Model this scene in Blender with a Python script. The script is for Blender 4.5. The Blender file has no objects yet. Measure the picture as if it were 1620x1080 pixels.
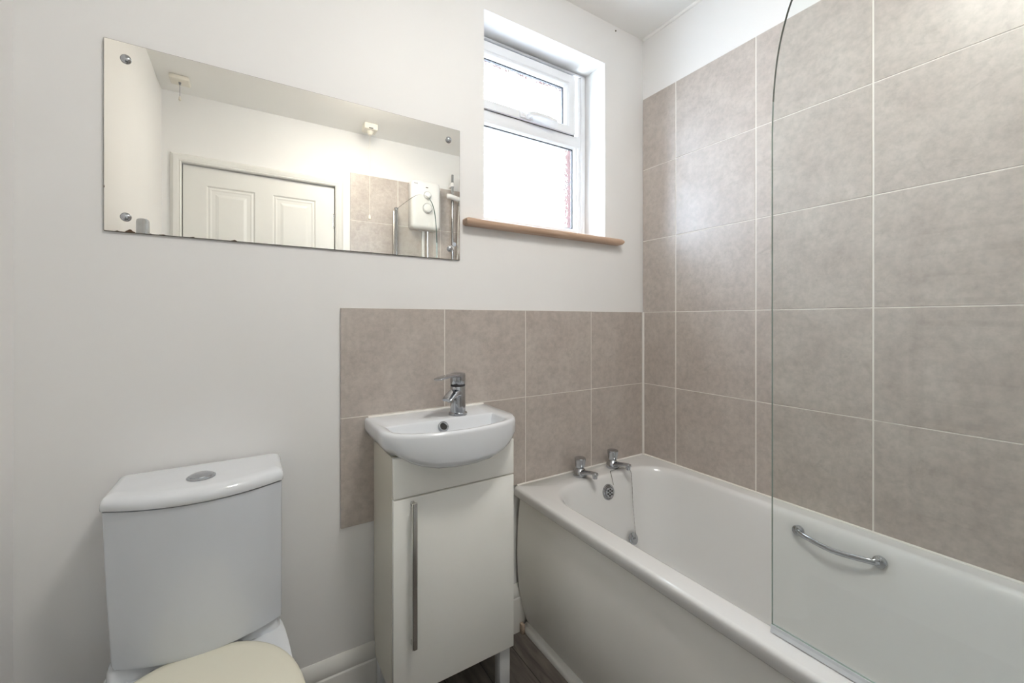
import bpy, bmesh, math, random
from mathutils import Vector, Matrix
random.seed(7)
C = bpy.context.scene.collection
PI = math.pi

# ------------------------------------------------------------------ materials
def new_mat(name):
    m = bpy.data.materials.new(name); m.use_nodes = True
    nt = m.node_tree; nt.nodes.clear()
    out = nt.nodes.new('ShaderNodeOutputMaterial')
    return m, nt, out

def simple(name, col, rough=.5, metal=0., spec=.5, bump=0., bscale=60., vary=0., vscale=6., coat=0., coat_rough=.05):
    m, nt, out = new_mat(name)
    p = nt.nodes.new('ShaderNodeBsdfPrincipled')
    p.inputs['Base Color'].default_value = (*col, 1)
    p.inputs['Roughness'].default_value = rough
    p.inputs['Metallic'].default_value = metal
    p.inputs['Specular IOR Level'].default_value = spec
    p.inputs['Coat Weight'].default_value = coat
    p.inputs['Coat Roughness'].default_value = coat_rough
    tc = nt.nodes.new('ShaderNodeTexCoord')
    if vary > 0:
        n = nt.nodes.new('ShaderNodeTexNoise'); n.inputs['Scale'].default_value = vscale
        n.inputs['Detail'].default_value = 5
        nt.links.new(tc.outputs['Object'], n.inputs['Vector'])
        r = nt.nodes.new('ShaderNodeValToRGB')
        r.color_ramp.elements[0].position = .3; r.color_ramp.elements[1].position = .7
        r.color_ramp.elements[0].color = (*[c*(1-vary) for c in col], 1)
        r.color_ramp.elements[1].color = (*[min(1, c*(1+vary)) for c in col], 1)
        nt.links.new(n.outputs['Fac'], r.inputs['Fac'])
        nt.links.new(r.outputs['Color'], p.inputs['Base Color'])
    if bump > 0:
        n2 = nt.nodes.new('ShaderNodeTexNoise'); n2.inputs['Scale'].default_value = bscale
        n2.inputs['Detail'].default_value = 3
        nt.links.new(tc.outputs['Object'], n2.inputs['Vector'])
        b = nt.nodes.new('ShaderNodeBump'); b.inputs['Strength'].default_value = bump
        b.inputs['Distance'].default_value = .002
        nt.links.new(n2.outputs['Fac'], b.inputs['Height'])
        nt.links.new(b.outputs['Normal'], p.inputs['Normal'])
    nt.links.new(p.outputs['BSDF'], out.inputs['Surface'])
    return m

M = {}
M['paint'] = simple('wall_paint', (.80, .795, .79), .55, bump=.25, bscale=14, vary=.012, vscale=3)
M['ceiling'] = simple('ceiling_paint', (.88, .875, .86), .7, bump=.2, bscale=20)
M['reveal'] = simple('reveal_gloss_paint', (.83, .83, .83), .4)
M['woodwork'] = simple('white_gloss_woodwork', (.74, .735, .71), .35, bump=.12, bscale=30)
M['upvc'] = simple('white_upvc', (.80, .81, .83), .3)
M['gasket'] = simple('dark_gasket', (.03, .03, .035), .6)
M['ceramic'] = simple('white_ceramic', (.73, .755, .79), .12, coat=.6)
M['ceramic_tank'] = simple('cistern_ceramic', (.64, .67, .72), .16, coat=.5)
M['seat'] = simple('cream_plastic', (.76, .735, .62), .25)
M['bath'] = simple('bath_acrylic', (.73, .73, .725), .17, coat=.5, coat_rough=.08)
M['panel'] = simple('bath_panel_acrylic', (.86, .85, .82), .22, vary=.03, vscale=3)
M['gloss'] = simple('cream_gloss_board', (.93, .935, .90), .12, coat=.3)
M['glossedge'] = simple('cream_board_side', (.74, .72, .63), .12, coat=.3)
M['leg'] = simple('white_leg', (.68, .70, .72), .35)
M['chrome'] = simple('chrome', (.47, .485, .51), .10, metal=1., vary=.05, vscale=60)
M['steel'] = simple('brushed_steel', (.62, .61, .59), .25, metal=1.)
M['dark'] = simple('dark_hole', (.01, .01, .01), .6)
M['sealant'] = simple('white_sealant', (.80, .78, .74), .45)
M['switch'] = simple('ivory_plastic', (.78, .74, .66), .4)
M['shower_plastic'] = simple('white_shower_plastic', (.80, .80, .80), .25)
M['greyprint'] = simple('grey_print', (.28, .28, .30), .5)
M['ring'] = simple('grey_dial_ring', (.34, .35, .36), .35)
M['cord'] = simple('cord', (.70, .66, .58), .8)
M['seal_plastic'] = simple('clear_seal_plastic', (.62, .65, .69), .2)
M['mirror_edge'] = simple('mirror_edge_worn', (.10, .075, .055), .4, vary=.5, vscale=40)
M['rust'] = simple('rotten_wood', (.42, .33, .26), .9, vary=.3, vscale=50, bump=.5, bscale=120)
M['dark_brown'] = simple('dark_brown_matt', (.10, .085, .06), .8)  # plain dark brown for the nail head and the shower indicator

def mat_mirror():
    m, nt, out = new_mat('mirror_silver')
    p = nt.nodes.new('ShaderNodeBsdfPrincipled')
    p.inputs['Metallic'].default_value = 1; p.inputs['Roughness'].default_value = 0.0
    p.inputs['Base Color'].default_value = (.90, .865, .795, 1)
    # desilvered, brown corroded blotches along the bottom and left edge
    tc = nt.nodes.new('ShaderNodeTexCoord'); sep = nt.nodes.new('ShaderNodeSeparateXYZ')
    nt.links.new(tc.outputs['Object'], sep.inputs[0])
    n = nt.nodes.new('ShaderNodeTexNoise'); n.inputs['Scale'].default_value = 34; n.inputs['Detail'].default_value = 4
    nt.links.new(tc.outputs['Object'], n.inputs['Vector'])
    def math_(op, a, b):
        x = nt.nodes.new('ShaderNodeMath'); x.operation = op
        for i, v in enumerate((a, b)):
            if isinstance(v, (int, float)): x.inputs[i].default_value = v
            else: nt.links.new(v, x.inputs[i])
        return x.outputs[0]
    thr = math_('MULTIPLY', math_('SUBTRACT', n.outputs['Fac'], .50), .028)
    f1 = math_('LESS_THAN', sep.outputs['Z'], thr)          # object origin at bottom left corner
    f2 = math_('LESS_THAN', sep.outputs['X'], math_('MULTIPLY', math_('SUBTRACT', n.outputs['Fac'], .56), .045))
    # only the left three fifths are worn
    f1 = math_('MULTIPLY', f1, math_('LESS_THAN', sep.outputs['X'], .32))
    f2 = math_('MULTIPLY', f2, math_('LESS_THAN', sep.outputs['Z'], .16))
    f = math_('MAXIMUM', f1, f2)
    d = nt.nodes.new('ShaderNodeBsdfDiffuse'); d.inputs['Color'].default_value = (.12, .08, .055, 1)
    mx = nt.nodes.new('ShaderNodeMixShader')
    nt.links.new(f, mx.inputs[0]); nt.links.new(p.outputs[0], mx.inputs[1]); nt.links.new(d.outputs[0], mx.inputs[2])
    nt.links.new(mx.outputs[0], out.inputs['Surface'])
    return m
M['mirror'] = mat_mirror()

def mat_tile(name, ca, cb, cdark, rough=.33, scale=1.):
    m, nt, out = new_mat(name)
    tc = nt.nodes.new('ShaderNodeTexCoord')
    at = nt.nodes.new('ShaderNodeAttribute'); at.attribute_name = 'tile_shift'
    add = nt.nodes.new('ShaderNodeVectorMath'); add.operation = 'ADD'
    nt.links.new(tc.outputs['Object'], add.inputs[0]); nt.links.new(at.outputs['Vector'], add.inputs[1])
    def noise(sc, det, ro=.6, dist=0.):
        n = nt.nodes.new('ShaderNodeTexNoise'); n.inputs['Scale'].default_value = sc*scale
        n.inputs['Detail'].default_value = det; n.inputs['Roughness'].default_value = ro
        n.inputs['Distortion'].default_value = dist
        nt.links.new(add.outputs[0], n.inputs['Vector']); return n
    n1 = noise(9, 8, .65); n2 = noise(45, 6, .7); n3 = noise(16, 10, .75, .6)
    r1 = nt.nodes.new('ShaderNodeValToRGB'); e = r1.color_ramp.elements
    e[0].position = .32; e[0].color = (*ca, 1); e[1].position = .68; e[1].color = (*cb, 1)
    nt.links.new(n1.outputs['Fac'], r1.inputs['Fac'])
    r2 = nt.nodes.new('ShaderNodeValToRGB'); e = r2.color_ramp.elements
    e[0].position = .35; e[0].color = (.0, .0, .0, 1); e[1].position = .62; e[1].color = (1, 1, 1, 1)
    nt.links.new(n2.outputs['Fac'], r2.inputs['Fac'])
    r3 = nt.nodes.new('ShaderNodeValToRGB'); e = r3.color_ramp.elements
    e[0].position = .56; e[0].color = (0, 0, 0, 1); e[1].position = .74; e[1].color = (1, 1, 1, 1)
    nt.links.new(n3.outputs['Fac'], r3.inputs['Fac'])
    mx = nt.nodes.new('ShaderNodeMix'); mx.data_type = 'RGBA'; mx.blend_type = 'MULTIPLY'
    mx.inputs['Factor'].default_value = .17
    nt.links.new(r1.outputs['Color'], mx.inputs[6]); nt.links.new(r2.outputs['Color'], mx.inputs[7])
    mul = nt.nodes.new('ShaderNodeMath'); mul.operation = 'MULTIPLY'; mul.inputs[1].default_value = .7
    nt.links.new(r3.outputs['Color'], mul.inputs[0])
    mx2 = nt.nodes.new('ShaderNodeMix'); mx2.data_type = 'RGBA'
    nt.links.new(mul.outputs[0], mx2.inputs['Factor']); nt.links.new(mx.outputs[2], mx2.inputs[6])
    mx2.inputs[7].default_value = (*cdark, 1)
    p = nt.nodes.new('ShaderNodeBsdfPrincipled'); p.inputs['Roughness'].default_value = rough
    p.inputs['Specular IOR Level'].default_value = .55
    nt.links.new(mx2.outputs[2], p.inputs['Base Color'])
    b = nt.nodes.new('ShaderNodeBump'); b.inputs['Strength'].default_value = .12; b.inputs['Distance'].default_value = .002
    nt.links.new(n2.outputs['Fac'], b.inputs['Height']); nt.links.new(b.outputs['Normal'], p.inputs['Normal'])
    nt.links.new(p.outputs[0], out.inputs['Surface'])
    return m
M['tile'] = mat_tile('beige_stone_tile', (.455, .398, .36), (.535, .482, .44), (.32, .28, .25), .34)
M['grout'] = simple('pale_grout', (.80, .77, .72), .7)

def mat_floor():
    m, nt, out = new_mat('dark_wood_vinyl')
    tc = nt.nodes.new('ShaderNodeTexCoord')
    mp = nt.nodes.new('ShaderNodeMapping'); mp.inputs['Rotation'].default_value = (0, 0, PI/2)
    mp.inputs['Location'].default_value = (0, .757, 0)
    nt.links.new(tc.outputs['Object'], mp.inputs['Vector'])
    br = nt.nodes.new('ShaderNodeTexBrick'); br.inputs['Scale'].default_value = 1
    br.inputs['Brick Width'].default_value = 1.1; br.inputs['Row Height'].default_value = .13
    br.inputs['Mortar Size'].default_value = .0016; br.inputs['Mortar Smooth'].default_value = .1
    br.inputs['Color1'].default_value = (.10, .085, .075, 1); br.inputs['Color2'].default_value = (.155, .135, .12, 1)
    br.inputs['Mortar'].default_value = (.02, .015, .012, 1)
    nt.links.new(mp.outputs[0], br.inputs['Vector'])
    mp2 = nt.nodes.new('ShaderNodeMapping'); mp2.inputs['Scale'].default_value = (30, 4, 4)
    nt.links.new(tc.outputs['Object'], mp2.inputs['Vector'])
    n = nt.nodes.new('ShaderNodeTexNoise'); n.inputs['Scale'].default_value = 1; n.inputs['Detail'].default_value = 8
    n.inputs['Distortion'].default_value = 1.2
    nt.links.new(mp2.outputs[0], n.inputs['Vector'])
    r = nt.nodes.new('ShaderNodeValToRGB'); r.color_ramp.elements[0].position = .3; r.color_ramp.elements[1].position = .75
    r.color_ramp.elements[0].color = (.45, .45, .45, 1); r.color_ramp.elements[1].color = (1.5, 1.5, 1.5, 1)
    nt.links.new(n.outputs['Fac'], r.inputs['Fac'])
    mx = nt.nodes.new('ShaderNodeMix'); mx.data_type = 'RGBA'; mx.blend_type = 'MULTIPLY'; mx.inputs['Factor'].default_value = 1
    nt.links.new(br.outputs['Color'], mx.inputs[6]); nt.links.new(r.outputs['Color'], mx.inputs[7])
    p = nt.nodes.new('ShaderNodeBsdfPrincipled'); p.inputs['Roughness'].default_value = .42
    nt.links.new(mx.outputs[2], p.inputs['Base Color']); nt.links.new(p.outputs[0], out.inputs['Surface'])
    return m
M['floor'] = mat_floor()

def mat_sillwood():
    m, nt, out = new_mat('varnished_pine')
    tc = nt.nodes.new('ShaderNodeTexCoord')
    mp = nt.nodes.new('ShaderNodeMapping'); mp.inputs['Scale'].default_value = (5, 60, 60)
    nt.links.new(tc.outputs['Object'], mp.inputs['Vector'])
    n = nt.nodes.new('ShaderNodeTexNoise'); n.inputs['Scale'].default_value = 1; n.inputs['Detail'].default_value = 6
    nt.links.new(mp.outputs[0], n.inputs['Vector'])
    r = nt.nodes.new('ShaderNodeValToRGB'); r.color_ramp.elements[0].position = .3; r.color_ramp.elements[1].position = .72
    r.color_ramp.elements[0].color = (.36, .23, .15, 1); r.color_ramp.elements[1].color = (.60, .43, .32, 1)
    nt.links.new(n.outputs['Fac'], r.inputs['Fac'])
    p = nt.nodes.new('ShaderNodeBsdfPrincipled'); p.inputs['Roughness'].default_value = .4
    nt.links.new(r.outputs[0], p.inputs['Base Color']); nt.links.new(p.outputs[0], out.inputs['Surface'])
    return m
M['pine'] = mat_sillwood()

def mat_brick():
    m, nt, out = new_mat('red_brick')
    tc = nt.nodes.new('ShaderNodeTexCoord')
    mp = nt.nodes.new('ShaderNodeMapping'); mp.inputs['Rotation'].default_value = (PI/2, 0, PI/2)
    nt.links.new(tc.outputs['Object'], mp.inputs['Vector'])
    br = nt.nodes.new('ShaderNodeTexBrick'); br.inputs['Scale'].default_value = 1
    br.inputs['Brick Width'].default_value = .215; br.inputs['Row Height'].default_value = .075
    br.inputs['Mortar Size'].default_value = .006
    br.inputs['Color1'].default_value = (.045, .014, .009, 1); br.inputs['Color2'].default_value = (.06, .02, .014, 1)
    br.inputs['Mortar'].default_value = (.04, .03, .025, 1)
    nt.links.new(mp.outputs[0], br.inputs['Vector'])
    p = nt.nodes.new('ShaderNodeBsdfPrincipled'); p.inputs['Roughness'].default_value = .9
    nt.links.new(br.outputs['Color'], p.inputs['Base Color']); nt.links.new(p.outputs[0], out.inputs['Surface'])
    return m
M['brick'] = mat_brick()

def mat_thin_glass(name, tint, refl=1., bump=0.):
    m, nt, out = new_mat(name)
    tr = nt.nodes.new('ShaderNodeBsdfTransparent'); tr.inputs['Color'].default_value = (*tint, 1)
    gl = nt.nodes.new('ShaderNodeBsdfGlossy'); gl.inputs['Roughness'].default_value = .02
    gl.inputs['Color'].default_value = (refl, refl, refl, 1)
    fr = nt.nodes.new('ShaderNodeFresnel'); fr.inputs['IOR'].default_value = 1.45
    mx = nt.nodes.new('ShaderNodeMixShader')
    ge = nt.nodes.new('ShaderNodeNewGeometry'); mm = nt.nodes.new('ShaderNodeMath'); mm.operation = 'SUBTRACT'
    mm.inputs[0].default_value = 1; nt.links.new(ge.outputs['Backfacing'], mm.inputs[1])
    m3 = nt.nodes.new('ShaderNodeMath'); m3.operation = 'MULTIPLY'
    nt.links.new(fr.outputs[0], m3.inputs[0]); nt.links.new(mm.outputs[0], m3.inputs[1])
    nt.links.new(m3.outputs[0], mx.inputs[0]); nt.links.new(tr.outputs[0], mx.inputs[1]); nt.links.new(gl.outputs[0], mx.inputs[2])
    nt.links.new(mx.outputs[0], out.inputs['Surface'])
    return m
M['screen_glass'] = mat_thin_glass('clear_toughened_glass', (.968, .982, .976), .9)
M['screen_edge'] = simple('green_glass_edge', (.26, .33, .30), .15)
M['screen_arc'] = simple('dark_polished_glass_edge', (.09, .115, .10), .12)

def mat_obscure():
    m, nt, out = new_mat('obscure_textured_glass')
    tc = nt.nodes.new('ShaderNodeTexCoord')
    v = nt.nodes.new('ShaderNodeTexNoise'); v.inputs['Scale'].default_value = 55; v.inputs['Detail'].default_value = 1
    v.inputs['Distortion'].default_value = 1.5
    nt.links.new(tc.outputs['Object'], v.inputs['Vector'])
    b = nt.nodes.new('ShaderNodeBump'); b.inputs['Strength'].default_value = 1; b.inputs['Distance'].default_value = .008
    nt.links.new(v.outputs['Fac'], b.inputs['Height'])
    rf = nt.nodes.new('ShaderNodeBsdfRefraction'); rf.inputs['IOR'].default_value = 1.13; rf.inputs['Roughness'].default_value = 0
    rf.inputs['Color'].default_value = (.95, .97, 1, 1)
    nt.links.new(b.outputs['Normal'], rf.inputs['Normal'])
    tr = nt.nodes.new('ShaderNodeBsdfTransparent'); tr.inputs['Color'].default_value = (.97, .98, 1, 1)
    mx = nt.nodes.new('ShaderNodeMixShader'); mx.inputs[0].default_value = .5
    nt.links.new(rf.outputs[0], mx.inputs[1]); nt.links.new(tr.outputs[0], mx.inputs[2])
    gl = nt.nodes.new('ShaderNodeBsdfGlossy'); gl.inputs['Roughness'].default_value = .1
    mx2 = nt.nodes.new('ShaderNodeMixShader'); mx2.inputs[0].default_value = .05
    nt.links.new(mx.outputs[0], mx2.inputs[1]); nt.links.new(gl.outputs[0], mx2.inputs[2])
    nt.links.new(mx2.outputs[0], out.inputs['Surface'])
    return m
M['obscure'] = mat_obscure()

def mat_emit(name, col, s):
    m, nt, out = new_mat(name)
    e = nt.nodes.new('ShaderNodeEmission'); e.inputs['Color'].default_value = (*col, 1); e.inputs['Strength'].default_value = s
    nt.links.new(e.outputs[0], out.inputs['Surface']); return m

# ------------------------------------------------------------------ helpers
def link(name, bm, mats, parent=None, smooth=True, angle=35, origin=None):
    me = bpy.data.meshes.new(name)
    bmesh.ops.recalc_face_normals(bm, faces=bm.faces)
    if origin is not None:
        bmesh.ops.translate(bm, verts=bm.verts, vec=-Vector(origin))
    bm.to_mesh(me); bm.free()
    if not isinstance(mats, (list, tuple)): mats = [mats]
    for m in mats: me.materials.append(m)
    if smooth:
        for p in me.polygons: p.use_smooth = True
        me.set_sharp_from_angle(angle=math.radians(angle))
    o = bpy.data.objects.new(name, me); C.objects.link(o)
    if origin is not None: o.location = origin
    if parent:
        o.parent = parent
        o.location = Vector(o.location) - PW(parent)
    return o

def PW(o):
    v = Vector(o.location)
    while o.parent: o = o.parent; v += Vector(o.location)
    return v

def tag(o, label, cat, group=None):
    o['label'] = label; o['category'] = cat
    if group: o['group'] = group
    return o
def thing(name, label, cat, loc, group=None):
    o = bpy.data.objects.new(name, None); C.objects.link(o); o.location = loc
    o.empty_display_size = .05
    return tag(o, label, cat, group)
def struct(o): o['kind'] = 'structure'; return o

def box(bm, x0, x1, y0, y1, z0, z1, bev=0., seg=2, mi=0):
    nb = bmesh.new()
    vs = [nb.verts.new((x, y, z)) for x in (x0, x1) for y in (y0, y1) for z in (z0, z1)]
    for f in ((0,1,3,2),(4,6,7,5),(0,4,5,1),(2,3,7,6),(0,2,6,4),(1,5,7,3)): nb.faces.new([vs[i] for i in f])
    bmesh.ops.recalc_face_normals(nb, faces=nb.faces)
    if bev: bmesh.ops.bevel(nb, geom=nb.edges[:], offset=bev, segments=seg, profile=.5, affect='EDGES')
    merge(bm, nb, mi)
def merge(bm, nb, mi=None, mat=None):
    if mat is not None: nb.transform(mat)
    mp = {}
    for v in nb.verts: mp[v] = bm.verts.new(v.co)
    for f in nb.faces:
        try:
            g = bm.faces.new([mp[v] for v in f.verts]); g.material_index = f.material_index if mi is None else mi
        except ValueError: pass
    nb.free()
def B(*a, **k):
    bm = bmesh.new(); box(bm, *a, **k); return bm

def loft(bm, loops, cap0=True, cap1=True, mi=0, closed=True):
    rows = [[bm.verts.new(p) for p in l] for l in loops]
    n = len(rows[0])
    for a, b in zip(rows, rows[1:]):
        for i in range(n if closed else n-1):
            j = (i+1) % n
            f = bm.faces.new((a[i], a[j], b[j], b[i])); f.material_index = mi
    if cap0: bm.faces.new(rows[0][::-1]).material_index = mi
    if cap1: bm.faces.new(rows[-1]).material_index = mi
    return rows

def rr(x0, x1, y0, y1, r, z, n=8):
    pts = []
    rs = r if isinstance(r, (tuple, list)) else (r,)*4
    for (cx, cy, a0, q) in ((x1-rs[0], y1-rs[0], 0, rs[0]), (x0+rs[1], y1-rs[1], PI/2, rs[1]),
                            (x0+rs[2], y0+rs[2], PI, rs[2]), (x1-rs[3], y0+rs[3], 1.5*PI, rs[3])):
        for k in range(n+1):
            a = a0 + PI/2*k/n
            pts.append(Vector((cx+q*math.cos(a), cy+q*math.sin(a), z)))
    return pts

def lathe(bm, prof, origin=(0,0,0), axis=(0,0,1), n=32, mi=0, cap=True, ell=(1,1)):
    q = Vector((0,0,1)).rotation_difference(Vector(axis).normalized())
    loops = []
    for r, h in prof:
        loops.append([Vector(origin) + q @ Vector((r*ell[0]*math.cos(2*PI*k/n), r*ell[1]*math.sin(2*PI*k/n), h)) for k in range(n)])
    loft(bm, loops, cap, cap, mi)

def tube(bm, pts, rad, n=16, mi=0, ell=(1,1), up=None):
    pts = [Vector(p) for p in pts]
    if not isinstance(rad, (list, tuple)): rad = [rad]*len(pts)
    loops = []; prev = None
    for i, p in enumerate(pts):
        if i == 0: t = pts[1]-pts[0]
        elif i == len(pts)-1: t = pts[-1]-pts[-2]
        else: t = (pts[i+1]-pts[i]).normalized() + (pts[i]-pts[i-1]).normalized()
        t.normalize()
        if prev is None:
            u = Vector(up) if up else (Vector((0,0,1)) if abs(t.z) < .9 else Vector((1,0,0)))
            prev = (u - t*u.dot(t)).normalized()
        else: prev = (prev - t*prev.dot(t)).normalized()
        w = t.cross(prev)
        loops.append([p + prev*(rad[i]*ell[0]*math.cos(2*PI*k/n)) + w*(rad[i]*ell[1]*math.sin(2*PI*k/n)) for k in range(n)])
    loft(bm, loops, True, True, mi)

def bez(ps, n=24):
    """Catmull-Rom through the points"""
    ps = [Vector(p) for p in ps]; q = [2*ps[0]-ps[1]] + ps + [2*ps[-1]-ps[-2]]
    out = []
    for i in range(1, len(q)-2):
        for k in range(n):
            t = k/n; a, b, c, d = q[i-1:i+3]
            out.append(.5*((2*b)+(c-a)*t+(2*a-5*b+4*c-d)*t*t+(3*b-a-3*c+d)*t**3))
    out.append(ps[-1]); return out

# key dimensions (metres)
HC = 2.483           # ceiling
YE = -1.72           # end wall tile face
XL = -1.983          # left wall
RIM = .548
ROWS = [.548, .878, 1.208, 1.538, 1.868, 2.198]
WX0, WX1, WZ0, WZ1 = -.836, -.236, 1.506, 2.297     # window opening

# ------------------------------------------------------------------ shell
struct(link('floor', B(XL-.1, .1, -1.85, .1, -.06, 0), M['floor'], smooth=False))
bm = bmesh.new()
box(bm, XL-.1, .1, -1.85, .17, HC, HC+.06)
struct(link('ceiling', bm, M['ceiling'], smooth=False))
bm = bmesh.new(); T = .17
box(bm, XL-.1, WX0, .008, T, 0, HC); box(bm, WX1, .1, .008, T, 0, HC)
box(bm, WX0, WX1, .008, T, 0, WZ0); box(bm, WX0, WX1, .008, T, WZ1, HC)
struct(link('wall_back', bm, M['paint'], smooth=False))
bm = bmesh.new()   # outer brick leaf round the opening
Y0, Y1 = .172, .300
box(bm, -2.1, WX0+.012, Y0, Y1, 0, 2.9); box(bm, WX1-.012, .4, Y0, Y1, 0, 2.9)
box(bm, WX0+.012, WX1-.012, Y0, Y1, 0, WZ0); box(bm, WX0+.012, WX1-.012, Y0, Y1, WZ1-.012, 2.9)
struct(link('wall_outside', bm, M['brick'], smooth=False))
struct(link('wall_right', B(.008, .1, -1.85, .17, 0, HC), M['paint'], smooth=False))
struct(link('wall_left', B(XL-.1, XL, -1.85, .17, 0, HC), M['paint'], smooth=False))
DX0, DX1, DZ = -1.893, -1.066, 2.083      # door opening
bm = bmesh.new()
box(bm, XL, DX0, -1.85, YE-.008, 0, HC); box(bm, DX1, .008, -1.85, YE-.008, 0, HC); box(bm, DX0, DX1, -1.85, YE-.008, DZ, HC)
struct(link('wall_front', bm, M['paint'], smooth=False))

def tiles(name, axis, plane, sgn, cols, rows, gv, gh, thick=.008):
    """axis 'x': panel lies along x at y=plane ; sgn = direction (in y or x) into the room"""
    bm = bmesh.new(); lay = bm.verts.layers.float_vector.new('tile_shift')
    def put(a0, a1, z0, z1, d0, d1, bev, mi, sh):
        nb = bmesh.new()
        if axis == 'x': box(nb, a0, a1, min(d0, d1), max(d0, d1), z0, z1, bev, 1)
        else: box(nb, min(d0, d1), max(d0, d1), a0, a1, z0, z1, bev, 1)
        mp = {}
        for v in nb.verts:
            w = bm.verts.new(v.co); w[lay] = sh; mp[v] = w
        for f in nb.faces: bm.faces.new([mp[v] for v in f.verts]).material_index = mi
        nb.free()
    cols = sorted(cols)
    back = plane - sgn*(thick-.0005)
    put(cols[0]+.001, cols[-1]-.001, rows[0]+.001, rows[-1]-.001, back, plane-sgn*.0013, 0, 1, (0, 0, 0))
    for a0, a1 in zip(cols, cols[1:]):
        for z0, z1 in zip(rows, rows[1:]):
            g0 = 0 if a0 == cols[0] else gv/2; g1 = 0 if a1 == cols[-1] else gv/2
            h1 = 0 if z1 == rows[-1] else gh/2
            put(a0+g0, a1-g1, z0+gh/2, z1-h1, back, plane, .0007, 0,
                (random.uniform(-9, 9), random.uniform(-9, 9), random.uniform(-9, 9)))
    return struct(link(name, bm, [M['tile'], M['grout']], smooth=False))
colx = [-1.323, -.991, -.659, -.3236, 0]
tiles('trim_1', 'x', 0, -1, colx, ROWS[:3], .0032, .0028)
coly = [0, -.1758, -.1758-.3357, -.1758-.6714, -.1758-1.0071, -.1758-1.3428, YE]
tiles('trim_2', 'y', 0, -1, coly, ROWS, .0046, .0030)
tiles('trim_3', 'x', YE, 1, [-.969, -.636, -.302, 0], ROWS, .004, .003)
# sealant: corner bead and the two beads above the bath, and above the basin
bm = bmesh.new()
tube(bm, [(-.004, -.004, RIM), (-.004, -.004, 1.208)], .0055, 8)
tube(bm, [(-.70, -.002, RIM+.001), (-.002, -.002, RIM+.001), (-.002, YE+.002, RIM+.001)], .004, 8)
struct(link('trim_4', bm, M['sealant']))
# thin paint bead where right wall meets ceiling
bm = bmesh.new(); tube(bm, [(.004, 0, HC-.004), (.004, YE, HC-.004)], .007, 8)
struct(link('trim_5', bm, M['ceiling']))

def skirting(name, x0, x1):
    prof = [(0, 0), (-.018, 0), (-.018, .118), (-.0165, .124), (-.0135, .128), (-.0150, .134), (-.0150, .146), (-.0115, .158), (-.0055, .170), (-.002, .174), (0, .174)]
    bm = bmesh.new()
    loft(bm, [[Vector((x, .008+y, z)) for y, z in prof] for x in (x0, x1)])
    return struct(link(name, bm, M['woodwork'], angle=20))
skirting('baseboard_back', XL, -.672)
bm = bmesh.new(); box(bm, XL, XL+.016, YE, -.012, 0, .17, .004)
struct(link('baseboard_left', bm, M['woodwork']))

# ------------------------------------------------------------------ window
win = struct(bpy.data.objects.new('window_1', None)); C.objects.link(win); win.location = (WX0, .13, WZ0)
def ring(bm, x0, x1, z0, z1, w, y0, y1, bev=.002, mi=0, wr=None):
    """rectangular frame: w = (left,right,bottom,top) widths, mitred"""
    l, r, b, t = w
    sec = [(0, 0), (0, 1), (1, 1), (1, 0)]
    loops = []
    for (cx, cz, sx, sz) in ((x0, z0, l, b), (x1, z0, -r, b), (x1, z1, -r, -t), (x0, z1, l, -t)):
        loops.append([Vector((cx, y0, cz)), Vector((cx+sx-math.copysign(bev, sx), y0, cz+sz-math.copysign(bev, sz))),
                      Vector((cx+sx, y0+bev, cz+sz)), Vector((cx+sx, y1, cz+sz)), Vector((cx, y1, cz))])
    rows = [[bm.verts.new(p) for p in lo] for lo in loops]
    for i in range(4):
        a, c = rows[i], rows[(i+1) % 4]
        for k in range(5):
            kk = (k+1) % 5
            bm.faces.new((a[k], c[k], c[kk], a[kk])).material_index = mi
FX0, FX1, FZ0, FZ1 = WX0+.002, WX1-.002, 1.532, WZ1-.002
bm = bmesh.new()
ring(bm, FX0, FX1, FZ0, FZ1, (.038, .044, .034, .016), .134, .165, .003)
ring(bm, FX0+.0005, FX1-.012, FZ0+.01, FZ1-.006, (.006, .018, .018, .008), .126, .140, .003)
ring(bm, FX0+.038, FX1-.052, FZ0+.036, 1.966, (.018, .018, .018, .018), .130, .150, .008)   # beads of fixed light
box(bm, FX0+.03, FX1-.03, .131, .165, 1.956, 2.008, .003)
link('window_frame', bm, M['upvc'], win, angle=25)
SX0, SX1, SZ0, SZ1 = -.824, -.313, 2.006, 2.268
bm = bmesh.new()
ring(bm, SX0, SX1, SZ0, SZ1, (.036, .036, .034, .036), .118, .150, .003)
ring(bm, SX0+.030, SX1-.030, SZ0+.028, SZ1-.030, (.02, .02, .011, .023), .122, .150, .010)
sash = link('opening_sash', bm, M['upvc'], win, angle=25)
bm = bmesh.new()     # dark gaskets : round sash and round both panes
ring(bm, SX0-.005, SX1+.005, SZ0-.002, SZ1+.005, (.007, .007, .004, .007), .1285, .150, .0005)
ring(bm, SX0+.050, SX1-.050, SZ0+.039, SZ1-.053, (.004, .004, .003, .004), .1405, .150, .0005)
ring(bm, FX0+.056, FX1-.070, FZ0+.054, 1.948, (.004, .004, .003, .004), .1415, .150, .0005)
link('window_gasket', bm, M['gasket'], win, smooth=False)
bm = B(FX0+.045, FX1-.06, .151, .155, FZ0+.045, 1.953)
link('window_pane', bm, M['obscure'], win, smooth=False)
bm = B(SX0+.045, SX1-.045, .151, .155, SZ0+.035, SZ1-.045)
link('window_pane', bm, M['obscure'], win, smooth=False)
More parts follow.
